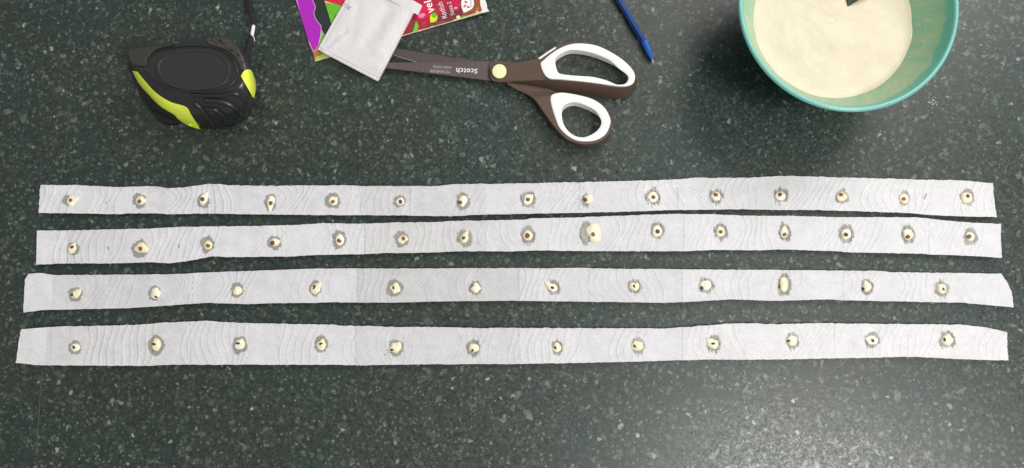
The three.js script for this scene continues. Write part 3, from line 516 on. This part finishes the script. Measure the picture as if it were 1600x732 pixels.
// ───────────── seed packet ─────────────
{
  const BL = [491.3, 95.8], BR = [763.5, 17.2], e2 = [-29.3, -95.8], at = P(600, 30, 0), S = thing('seed_packet', 'colourful torn radish seed packet with purple edge, lying under the white sachet', 'seed packet', at);
  const at2 = (s, t) => [lerp(BL[0], BR[0], s) + e2[0] * 1.9 * t, lerp(BL[1], BR[1], s) + e2[1] * 1.9 * t];
  const hq = (s, t) => 0.0011 + 0.0018 * Math.sin(Math.min(1, Math.max(0, s)) * PI) * Math.sin(Math.min(1, t * 1.4) * PI * 0.5) + 0.0006 * noise2(s * 5, t * 5, 110) + 0.002 * smoothstep(s, 0.75, 1);
  const rows = [], NC = 80, NR = 44;
  for (let j = 0; j <= NR; j++) { const t = 1 - j / NR, row = []; for (let i = 0; i <= NC; i++) { const s = i / NC; let [u, v] = at2(s, t); if (i === NC) u += (noise2(j * 0.7, 3, 111) - 0.5) * 2.6; if (j === NR) v += (hash2(i, 1, 112) - 0.5) * 0.5; row.push(P(u, v, hq(s, t))); } rows.push(row); }
  // printed front, drawn in the packet's own plane
  const o = P(...BL, 0.0015), ex = P(...BR, 0.0015).sub(o), LX = ex.length(); ex.normalize(); const ez = V(ex.z, 0, -ex.x), LY = 0.102;
  const W = 1400, H = 1024, c = canvas(W, H), x = c.getContext('2d'), K = W / LX, uv = (p) => { const d = p.clone().sub(o); return [d.dot(ex) / LX, d.dot(ez) / LY]; };
  const q = (u, v) => { const [a, b] = uv(P(u, v, 0.0022)); return [a * W, (1 - b) * H]; };
  const poly = (pts, style) => { x.fillStyle = style; x.beginPath(); pts.forEach((p, i) => (i ? x.lineTo(...q(...p)) : x.moveTo(...q(...p)))); x.closePath(); x.fill(); };
  const blob = (u, v, r, r2, rot, style) => { const [a, b] = q(u, v), s = Math.abs(q(u + 1, v)[0] - a); x.fillStyle = style; x.beginPath(); x.ellipse(a, b, r * s, r2 * s, rot, 0, 6.3); x.fill(); };
  x.fillStyle = 'rgb(120,44,52)'; x.fillRect(0, 0, W, H);
  for (let i = 0; i < 1500; i++) { x.fillStyle = `rgba(${rr(60, 190) | 0},${rr(30, 90) | 0},${rr(30, 80) | 0},0.12)`; x.beginPath(); x.ellipse(rnd() * W, rnd() * H, rr(5, 50), rr(5, 30), rnd() * 3, 0, 6.3); x.fill(); }
  // radishes and leaves of the picture
  poly([[600, 70], [640, 20], [655, -20], [720, -60], [720, -10], [690, 20], [660, 48], [620, 64]], 'rgb(176,22,58)');
  blob(660, 18, 15, 13, 0, 'rgb(214,22,80)'); blob(659, 24, 6, 4, 0, 'rgba(246,150,180,.85)'); blob(640, 40, 12, 10, 0, 'rgb(196,24,52)'); blob(712, 6, 8, 12, 0.2, 'rgb(208,24,74)'); blob(712, 12, 3, 2, 0, 'rgba(250,190,200,.8)'); blob(700, -8, 9, 8, 0, 'rgb(170,120,126)');
  poly([[630, 62], [645, 30], [655, 36], [648, 58]], 'rgb(116,70,58)'); poly([[643, 54], [650, 32], [654, 40], [650, 52]], 'rgb(126,190,60)'); poly([[652, 52], [690, 30], [700, 36], [690, 44]], 'rgb(122,62,66)');
  blob(676, 41, 3, 1.6, 0.3, 'rgb(220,214,150)'); blob(656, 47, 3, 1.4, 0.3, 'rgb(206,206,140)'); blob(716, 27, 3.4, 4, 0, 'rgb(236,236,190)'); blob(711, 31, 3, 2, 0, 'rgb(226,206,160)'); poly([[718, 26], [728, 22], [732, 24], [724, 28]], 'rgb(120,160,60)');
  poly([[722, 24], [742, -10], [770, -40], [760, 30], [740, 26]], 'rgb(150,84,48)'); for (let i = 0; i < 12; i++) blob(rr(738, 756), rr(-8, 22), rr(1, 2.6), rr(0.8, 2), rnd(), i % 3 ? 'rgba(240,120,80,.8)' : 'rgba(250,240,225,.9)');
  for (let i = 0; i < 240; i++) { const k = rnd(), cl = k < 0.35 ? [120, 150, 60] : k < 0.6 ? [90, 40, 44] : k < 0.85 ? [214, 60, 104] : [226, 206, 190]; blob(rr(650, 752), rr(-20, 52), rr(0.6, 3.6), rr(0.5, 2.2), rnd() * 3, `rgba(${cl},${rr(0.08, 0.32)})`); }
  // left side: purple flap, dark band, leaves
  poly([[505, -40], [540, -90], [600, -60], [560, 0], [520, 38]], 'rgb(206,40,66)'); poly([[506, -10], [508, 2], [528, 6], [536, 12], [520, 40], [512, 34]], 'rgb(110,190,50)'); poly([[507, 1], [522, 2.5], [531, 6.4], [529, 7.6], [518, 5], [507, 4]], 'rgb(240,206,140)'); poly([[500, -80], [560, -120], [570, -40], [536, 10], [506, 1]], 'rgb(206,40,66)');
  for (let i = 0; i < 60; i++) blob(rr(510, 530), rr(6, 30), rr(0.5, 2), rr(0.5, 1.4), rnd() * 3, `rgba(${rr(50, 120) | 0},${rr(130, 180) | 0},40,.5)`);
  poly([[470, -60], [486, -60], [507, 2], [520, 46], [512, 56], [488, 40], [480, 10], [470, -20]], 'rgb(42,50,46)');
  poly([[499, 40], [502, 46], [507, 54], [504, 60], [500, 76], [496, 72]], 'rgb(140,186,90)');
  poly([[488.5, 76], [496, 70], [508, 80], [540, 78], [540, 84], [491, 97]], 'rgb(186,120,70)'); poly([[493, 88], [505, 84], [530, 80], [560, 74], [560, 82], [492, 97]], 'rgb(176,206,80)');
  x.save(); x.beginPath();
  [[430, -100], [450, -100], [470, -40], [488, 0], [491, 6], [492.5, 11], [490, 20], [491.5, 27], [496, 34], [500.5, 39], [501.5, 44], [500, 56], [497, 69], [493, 76], [488.5, 80], [480, 60], [455, -30]].forEach((p, i) => (i ? x.lineTo(...q(...p)) : x.moveTo(...q(...p)))); x.closePath(); x.fillStyle = 'rgb(176,36,186)'; x.fill(); x.lineWidth = 5; x.strokeStyle = 'rgba(226,206,226,.8)'; x.stroke(); x.restore();
  x.fillStyle = 'rgba(226,222,190,.85)'; x.fillRect(0, H - 7, W, 7);
  // lettering, running up the packet
  const word = (s, u, v, px, style, font = 'bold') => { const [a, b] = q(u, v); x.save(); x.translate(a, b); x.rotate(-PI / 2); x.font = `${font} ${px}px sans-serif`; x.fillStyle = style; x.textBaseline = 'alphabetic'; x.fillText(s, 0, 0); x.restore(); };
  word('vel', 678.4, 18, 76, 'rgb(250,248,246)'); word('Radish', 698.4, 27.4, 49, 'rgb(244,238,236)', 'normal'); word('Saxa 2', 710.2, 22.4, 41, 'rgb(240,234,232)', 'normal');
  // yellow-green drop under the big letters
  x.save(); { const [a, b] = q(677.6, 27), s = Math.abs(q(678.6, 27)[0] - a); x.translate(a, b); x.rotate(0.25); x.scale(s, s); x.fillStyle = 'rgb(214,232,20)'; x.beginPath(); x.moveTo(-5.6, 8); x.bezierCurveTo(-8, -4, -4, -8, 1, -8); x.bezierCurveTo(7, -7, 7, 3, 3, 6); x.bezierCurveTo(0, 8.6, -3, 8.4, -5.6, 8); x.fill(); x.fillStyle = 'rgb(96,190,20)'; x.beginPath(); x.ellipse(0.6, -4.4, 4.2, 4.6, 0, 0, 6.3); x.fill(); } x.restore();
  // white drop badge with three red seeds
  x.save(); { const [a, b] = q(730, 8), s = Math.abs(q(731, 8)[0] - a); x.translate(a, b); x.rotate(0.25); x.scale(s, s); x.fillStyle = 'rgb(248,246,244)'; x.beginPath(); x.moveTo(-6, 13.4); x.bezierCurveTo(-12, 0, -12, -14, 0, -15); x.bezierCurveTo(12, -15, 14, 0, 8, 7); x.bezierCurveTo(4, 11, -2, 12, -6, 13.4); x.fill();
    for (const [sx, sy, sr] of [[-4, 1.6, 0.9], [-2, -5, 2.4], [1.6, 4, -0.4]]) { x.fillStyle = 'rgb(196,84,88)'; x.beginPath(); x.ellipse(sx, sy, 3.2, 1.5, -sr, 0, 6.3); x.fill(); }
    x.strokeStyle = 'rgb(96,110,112)'; x.lineWidth = 0.6; for (let k = 0; k < 6; k++) { x.beginPath(); x.arc(6 + (k % 2) * 0.8, -8 + k * 2.2, 0.8, 0.4, 4.5); x.stroke(); } } x.restore();
  // torn white paper at the right end
  poly([[749.5, -40], [751, -6], [750, 4], [751, 11], [753.5, 16], [751, 21], [775, 24], [775, -40]], 'rgb(236,234,230)');
  mesh('packet_front', local(sheet(rows, 0.0008, uv), at), phys({ map: ctex(c), roughness: 0.42 }), S);
}

// ───────────── white paper sachet ─────────────
{
  const at = P(580, 60, 0), S = thing('paper_sachet', 'plain white paper sachet with pinked edge, lying across packet and scissor tips', 'sachet', at);
  const BL = [496.2, 77], BR = [591, 126.4], TR = [646.3, 19.6], TL = [556, -27];
  const seg = (u, v, a, b, w) => { const dx = b[0] - a[0], dy = b[1] - a[1], t = clamp(((u - a[0]) * dx + (v - a[1]) * dy) / (dx * dx + dy * dy), 0, 1); const d = Math.hypot(u - a[0] - t * dx, v - a[1] - t * dy); return Math.exp(-(d * d) / (w * w)); };
  const hq = (u, v, s, t) => 0.0052 + 0.0018 * Math.sin(s * PI) * Math.sin(clamp(t + 0.08, 0, 1) * PI) + 0.0016 * smoothstep(t, 0.0, 0.4) * smoothstep(s, 0.5, 1) - 0.0014 * (1 - smoothstep(t, 0, 0.16)) * smoothstep(s, 0.3, 1)
    + 0.0011 * seg(u, v, [505, 84], [532, 58], 5) - 0.001 * seg(u, v, [511, 76], [540, 48], 5) - 0.0008 * seg(u, v, [572, 66], [606, 16], 9) + 0.0009 * seg(u, v, [590, 80], [622, 22], 9) - 0.0006 * seg(u, v, [548, 60], [560, 10], 8) + 0.0003 * noise2(u / 9, v / 9, 120) + 0.00015 * noise2(u / 3, v / 3, 121)
    - 0.0005 * (s > 0.93 ? 1 : 0) - 0.0004 * (t < 0.035 ? 1 : 0) - 0.0004 * (s < 0.05 ? 1 : 0);
  const NC = 90, NR = 152, rows = [];
  for (let j = 0; j <= NR; j++) {
    const t = 1 - j / NR, row = [];
    for (let i = 0; i <= NC; i++) {
      const s = i / NC; let u = lerp(lerp(BL[0], BR[0], s), lerp(TL[0], TR[0], s), t), v = lerp(lerp(BL[1], BR[1], s), lerp(TL[1], TR[1], s), t);
      u += 2.2 * Math.sin(t * PI) * (s < 0.04 ? -0.4 : 0);
      if (i === NC) { const z = (j % 4 < 2 ? 1 : -1) * 0.85; u += z * 0.89; v += z * 0.46; }
      row.push(P(u, v, hq(u, v, s, t)));
    }
    rows.push(row);
  }
  const W = 1024, H = 1024, c = canvas(W, H), x = c.getContext('2d'), all = rows.flat(), x0 = Math.min(...all.map((p) => p.x)), x1 = Math.max(...all.map((p) => p.x)), z0 = Math.min(...all.map((p) => p.z)), z1 = Math.max(...all.map((p) => p.z));
  const uv = (p) => [(p.x - x0) / (x1 - x0), 1 - (p.z - z0) / (z1 - z0)], q = (u, v) => { const [a, b] = uv(P(u, v, 0.0055)); return [a * W, (1 - b) * H]; };
  const im = x.createImageData(W, H);
  for (let j = 0, o = 0; j < H; j++) for (let i = 0; i < W; i++, o += 4) { const n = (hash2(i, j, 130) - 0.5) * 5 + (noise2(i / 9, j / 9, 131) - 0.5) * 6; im.data[o] = 222 + n; im.data[o + 1] = 219 + n; im.data[o + 2] = 220 + n; im.data[o + 3] = 255; }
  x.putImageData(im, 0, 0);
  { const [a, b] = q(533.5, 8.2); x.save(); x.translate(a, b); x.rotate(0.47); x.font = 'italic 50px serif'; x.fillStyle = 'rgba(40,42,50,.95)'; x.fillText('7.5g', 0, 0); x.restore(); }
  const paper = std({ map: ctex(c), roughness: 0.85 });
  mesh('front_panel', local(sheet(rows, 0.0005, uv), at), paper, S);
  const flap = [], F = [[553, -30], [653, 23.4], [659.7, 8.6], [564, -46]];
  for (let j = 0; j <= 8; j++) { const row = []; for (let i = 0; i <= 40; i++) { const s = i / 40, t = 1 - j / 8, u = lerp(lerp(F[0][0], F[1][0], s), lerp(F[3][0], F[2][0], s), t) + (i === 40 ? (j % 2 ? 0.7 : -0.7) : 0), v = lerp(lerp(F[0][1], F[1][1], s), lerp(F[3][1], F[2][1], s), t); row.push(P(u, v, 0.0062 + 0.001 * t * (1 - t) + 0.0006 * smoothstep(s, 0.1, 0.5) - 0.0012 * smoothstep(s, 0.85, 1))); } flap.push(row); }
  mesh('flap', local(sheet(flap, 0.0005, uv), at), paper, S);
  // glued hem along the lower edge
  const hem = []; for (let j = 0; j <= 3; j++) { const row = []; for (let i = 0; i <= 60; i++) { const s = 0.05 + 0.95 * i / 60, t = 0.004 - 0.014 * j / 3, u = lerp(lerp(BL[0], BR[0], s), lerp(TL[0], TR[0], s), t), v = lerp(lerp(BL[1], BR[1], s), lerp(TL[1], TR[1], s), t); row.push(P(u, v, hq(u, v, s, 0.0) - 0.0008)); } hem.push(row); }
  mesh('hem', local(sheet(hem, 0.0004, uv), at), paper, S);
}

// ───────────── tape measure ─────────────
{
  const at = P(320, 130, 0), S = thing('tape_measure', 'black tape measure with yellow-green trim and dark wrist cord', 'tape measure', at);
  const N = 160, add = (name, g, m, parent = S) => mesh(name, local(g, at), m, parent);
  const black = phys({ color: lin(0.024, 0.026, 0.025), roughness: 0.3 }), rubber = phys({ color: lin(0.02, 0.022, 0.02), roughness: 0.3 }), lime = phys({ color: lin(0.84, 0.95, 0.09), roughness: 0.4 }), gloss = phys({ color: lin(0.026, 0.026, 0.026), roughness: 0.45 });
  const T = [[197, 77], [226, 68.5], [271, 68], [301, 61], [330, 55.5], [356, 58.5], [370, 70], [380, 89], [385, 106], [384, 124], [373, 139], [344, 144], [304, 145], [262, 138], [226, 120], [201, 99]];
  const M = [[208, 88], [237, 79], [282, 79], [311, 72], [340, 67], [366, 70], [381, 82], [390, 100], [394, 116], [396.5, 135], [392, 156], [366, 172], [318, 176], [262, 171], [226, 143], [202, 110]];
  const B = [[228, 104], [255, 97], [300, 96], [330, 90], [358, 86], [381, 90], [392, 102], [396, 118], [398, 136], [397, 157], [390, 177], [369, 193], [333, 201.5], [284, 194], [240, 178], [216, 141]];
  const curve = (pts, h) => { const c = new THREE.CatmullRomCurve3(pts.map(([u, v]) => P(u, v, h)), true, 'catmullrom', 0.45); return Array.from({ length: N }, (_, i) => c.getPoint(i / N)); };
  const t = curve(T, 0.036), m = curve(M, 0.024), b = curve(B, 0.003);
  const rings = [drop(inset(b, 0.0012), 0.0012), b];
  for (let k = 1; k <= 8; k++) { const f = k / 9; rings.push(b.map((p, i) => { const q = f < 0.5 ? f * 2 : 1; const c = new THREE.QuadraticBezierCurve3(p, V(2 * m[i].x - (p.x + t[i].x) / 2, 2 * m[i].y - (p.y + t[i].y) / 2, 2 * m[i].z - (p.z + t[i].z) / 2), t[i]); return c.getPoint(f); })); }
  rings.push(t, inset(t, 0.0012).map((p) => V(p.x, p.y + 0.0009, p.z)));
  const capRing = inset(t, 0.0024).map((p) => V(p.x, p.y + 0.0012, p.z)); rings.push(capRing);
  const body = add('case', loft(rings, { capTop: true, capBottom: true, angle: 0.8 }), black);
  // where a sight line meets the case, a little above its surface
  scene.updateMatrixWorld(true);
  const ray = new THREE.Raycaster(); body.material.side = THREE.DoubleSide;
  const on = (u, v, lift = 0, fall = 0.02) => {
    const d = P(u, v, 0).sub(eye).normalize(); ray.set(eye, d); const hit = ray.intersectObject(body)[0];
    const p = hit ? hit.point.clone() : P(u, v, fall); return p.addScaledVector(d, -lift);
  };
  body.material.side = THREE.DoubleSide;
  // a shell lying on the case, from an inner and an outer edge
  function shell(name, inner, outer, mat, thick = 0.0011, nl = 60, nw = 8) {
    const c1 = new THREE.CatmullRomCurve3(inner.map((p) => V(p[0], p[1], 0))), c2 = new THREE.CatmullRomCurve3(outer.map((p) => V(p[0], p[1], 0))), rows = [];
    for (let j = 0; j <= nw; j++) { const row = []; for (let i = 0; i <= nl; i++) { const p = c1.getPoint(i / nl).lerp(c2.getPoint(i / nl), j / nw); row.push(on(p.x, p.y, thick * (0.55 + 0.45 * Math.sin(j / nw * PI)), 0.008)); } rows.push(row); }
    return add(name, sheet(rows, 0.002, () => [0, 0]), mat);
  }
  shell('yellow_trim', [[214, 112], [227, 128], [242, 144], [265, 159], [291, 168], [297, 178], [311, 200.5]], [[205.5, 110.5], [216, 130], [232, 148.5], [249.5, 166], [272, 180], [279, 187.5], [293, 196], [309.5, 200.8]], lime);
  shell('yellow_button', [[376, 119], [380, 112], [386, 108.6], [391, 109]], [[394.6, 152], [397.4, 142], [397.6, 126], [393, 112]], lime, 0.0016, 24, 12);
  // oval side panel in a raised frame
  const oval = [[243, 96], [262, 82], [288, 76], [318, 75], [342, 82], [357, 96], [358, 118], [345, 134], [318, 140.5], [285, 140], [258, 131], [244, 115]];
  const o3 = outline(oval, 90).map(([u, v]) => P(u, v, 0.0384));
  add('side_panel', loft([drop(o3, 0.0362), drop(o3, 0.0378), drop(inset(o3, 0.0006), 0.0384), drop(inset(o3, 0.0026), 0.0384), drop(inset(o3, 0.0032), 0.0378)], { capTop: true, angle: 0.5 }), gloss);
  const fr = [[224, 97], [243, 82], [275, 73.5], [315, 72], [345, 79], [364, 95], [370, 118], [354, 137], [317, 143.4], [275, 140], [246, 130], [229, 113]];
  const f3 = new THREE.CatmullRomCurve3(fr.map(([u, v]) => P(u, v, 0.0374)), true);
  add('panel_frame', new THREE.TubeGeometry(f3, 120, 0.0007, 8, true), rubber);
  // nose block at the left, where the tape comes out
  add('nose_block', plate(outline([[199, 80], [215, 74], [240, 71], [272, 70.2], [250, 74], [236, 81], [228, 92], [226, 102], [206, 100]], 60), 0.036, 0.0395, 0.0008), std({ color: lin(0.034, 0.038, 0.03), roughness: 0.5 }));
  add('nose_lip', plate(outline([[203, 99], [224, 97], [230, 104], [228, 108], [212, 108]], 30), 0.03, 0.0375, 0.0008), std({ color: lin(0.03, 0.033, 0.03), roughness: 0.4 }));
  // grip: a patch of small pits and moulded ribs on the shoulder
  add('grip_patch', plate(outline([[322, 60], [340, 57], [356, 60], [367, 71], [376, 90], [381, 108], [376, 108], [369, 93], [356, 80], [340, 73], [326, 69]], 60), 0.0365, 0.0385, 0.0006), std({ color: lin(0.05, 0.043, 0.034), roughness: 0.7 }));
  const pits = []; for (let k = 0; k < 34; k++) { const f = rnd(), u = lerp(330, 377, f) + rr(-6, 6), v = lerp(62, 98, f * f * 0.8 + f * 0.2) + rr(-4, 6); const p = P(u, v, 0.0386); pits.push(new THREE.CylinderGeometry(0.0005, 0.0005, 0.0003, 8).translate(p.x, p.y, p.z)); }
  const pm = add('grip_studs', mergeGeometries(pits), std({ color: lin(0.01, 0.01, 0.01), roughness: 0.6 })); pm.userData.kind = 'stuff';
  const rib = (pts, r) => add('rubber_rib', tube(pts.map(([u, v]) => on(u, v, r * 0.2)), r, 30, 8), rubber);
  rib([[306, 163], [314, 170], [322, 181], [330, 195]], 0.0022); rib([[322, 170], [336, 172], [347, 180], [352, 192]], 0.002); rib([[322, 157], [344, 159], [366, 168], [376, 180]], 0.0022); rib([[300, 148.5], [338, 150], [368, 147], [386, 158]], 0.0016);
  add('belt_clip', plate(outline([[236, 173], [262, 179], [275, 184], [276, 190], [264, 192.6], [246, 188]], 40, 0.3), 0.001, 0.007, 0.0008), std({ color: lin(0.02, 0.02, 0.02), roughness: 0.4, metalness: 0.3 }));
  // wrist cord with a white crimp
  const cord = std({ color: lin(0.012, 0.012, 0.012), roughness: 0.8 });
  const w = [P(388, -14, 0.004), P(389.5, 6, 0.006), P(392, 22, 0.009), P(394.3, 40, 0.011)], w2 = [P(384.5, -14, 0.003), P(386, 4, 0.005), P(390.5, 24, 0.009), P(394.3, 40, 0.011)];
  const low = [P(392.4, 56, 0.011), P(390, 64, 0.012), P(386.5, 78, 0.013), P(383, 96, 0.014)], low2 = [P(392.4, 56, 0.011), P(393, 66, 0.011), P(389.5, 80, 0.012), P(388, 98, 0.013)];
  const crd = add('wrist_cord', mergeGeometries([tube(w, 0.0012, 24), tube(w2, 0.0012, 24), tube(low, 0.0017, 24), tube(low2, 0.0015, 24)]), cord);
  add('white_crimp', tube([P(395.6, 41.5, 0.0112), P(394.6, 48, 0.0114), P(393, 56, 0.0112)], 0.0014, 16, 12), std({ color: lin(0.85, 0.85, 0.82), roughness: 0.5 }), crd);
  add('white_thread', tube([P(395.4, 57, 0.0112), P(396.6, 60, 0.0112), P(397.2, 63.6, 0.0105)], 0.00035, 10, 6), std({ color: lin(0.85, 0.85, 0.7), roughness: 0.7 }), crd);
}

// ───────────── small stray things ─────────────
{
  const at = P(357, 575, 0), husk = mesh('seed_husk', local(tube([P(354, 573, 0.0005), P(357, 575.4, 0.0008), P(359.5, 578, 0.0005)], 0.00045, 12, 6), at), std({ color: lin(0.4, 0.28, 0.13), roughness: 0.7 }), scene);
  husk.position.copy(at); husk.userData = { label: 'tiny tan seed husk on the counter just below the bottom strip', category: 'seed husk' };
  const c = P(1457, 161, 0), parts = [];
  for (let k = 0; k < 12; k++) parts.push(new THREE.SphereGeometry(rr(0.00025, 0.0006), 8, 6).scale(1, 0.5, 1).translate(rr(-0.0042, 0.0042), 0.0002, rr(-0.0026, 0.0026)));
  const cr = mesh('crumbs', mergeGeometries(parts), std({ color: lin(0.6, 0.62, 0.55), roughness: 0.7 }), scene); cr.position.copy(c);
  cr.userData = { label: 'small scatter of white crumbs on the counter below right of the bowl', category: 'crumbs', kind: 'stuff' };
  const g = P(1290, 172.5, 0.0004), gb = mesh('green_crumb', new THREE.SphereGeometry(0.0011, 10, 8).scale(1.2, 0.5, 0.8), std({ color: lin(0.12, 0.24, 0.06), roughness: 0.7 }), scene); gb.position.copy(g);
  gb.userData = { label: 'tiny green crumb on the counter at the foot of the bowl', category: 'crumb' };
}
renderer.render(scene, camera);
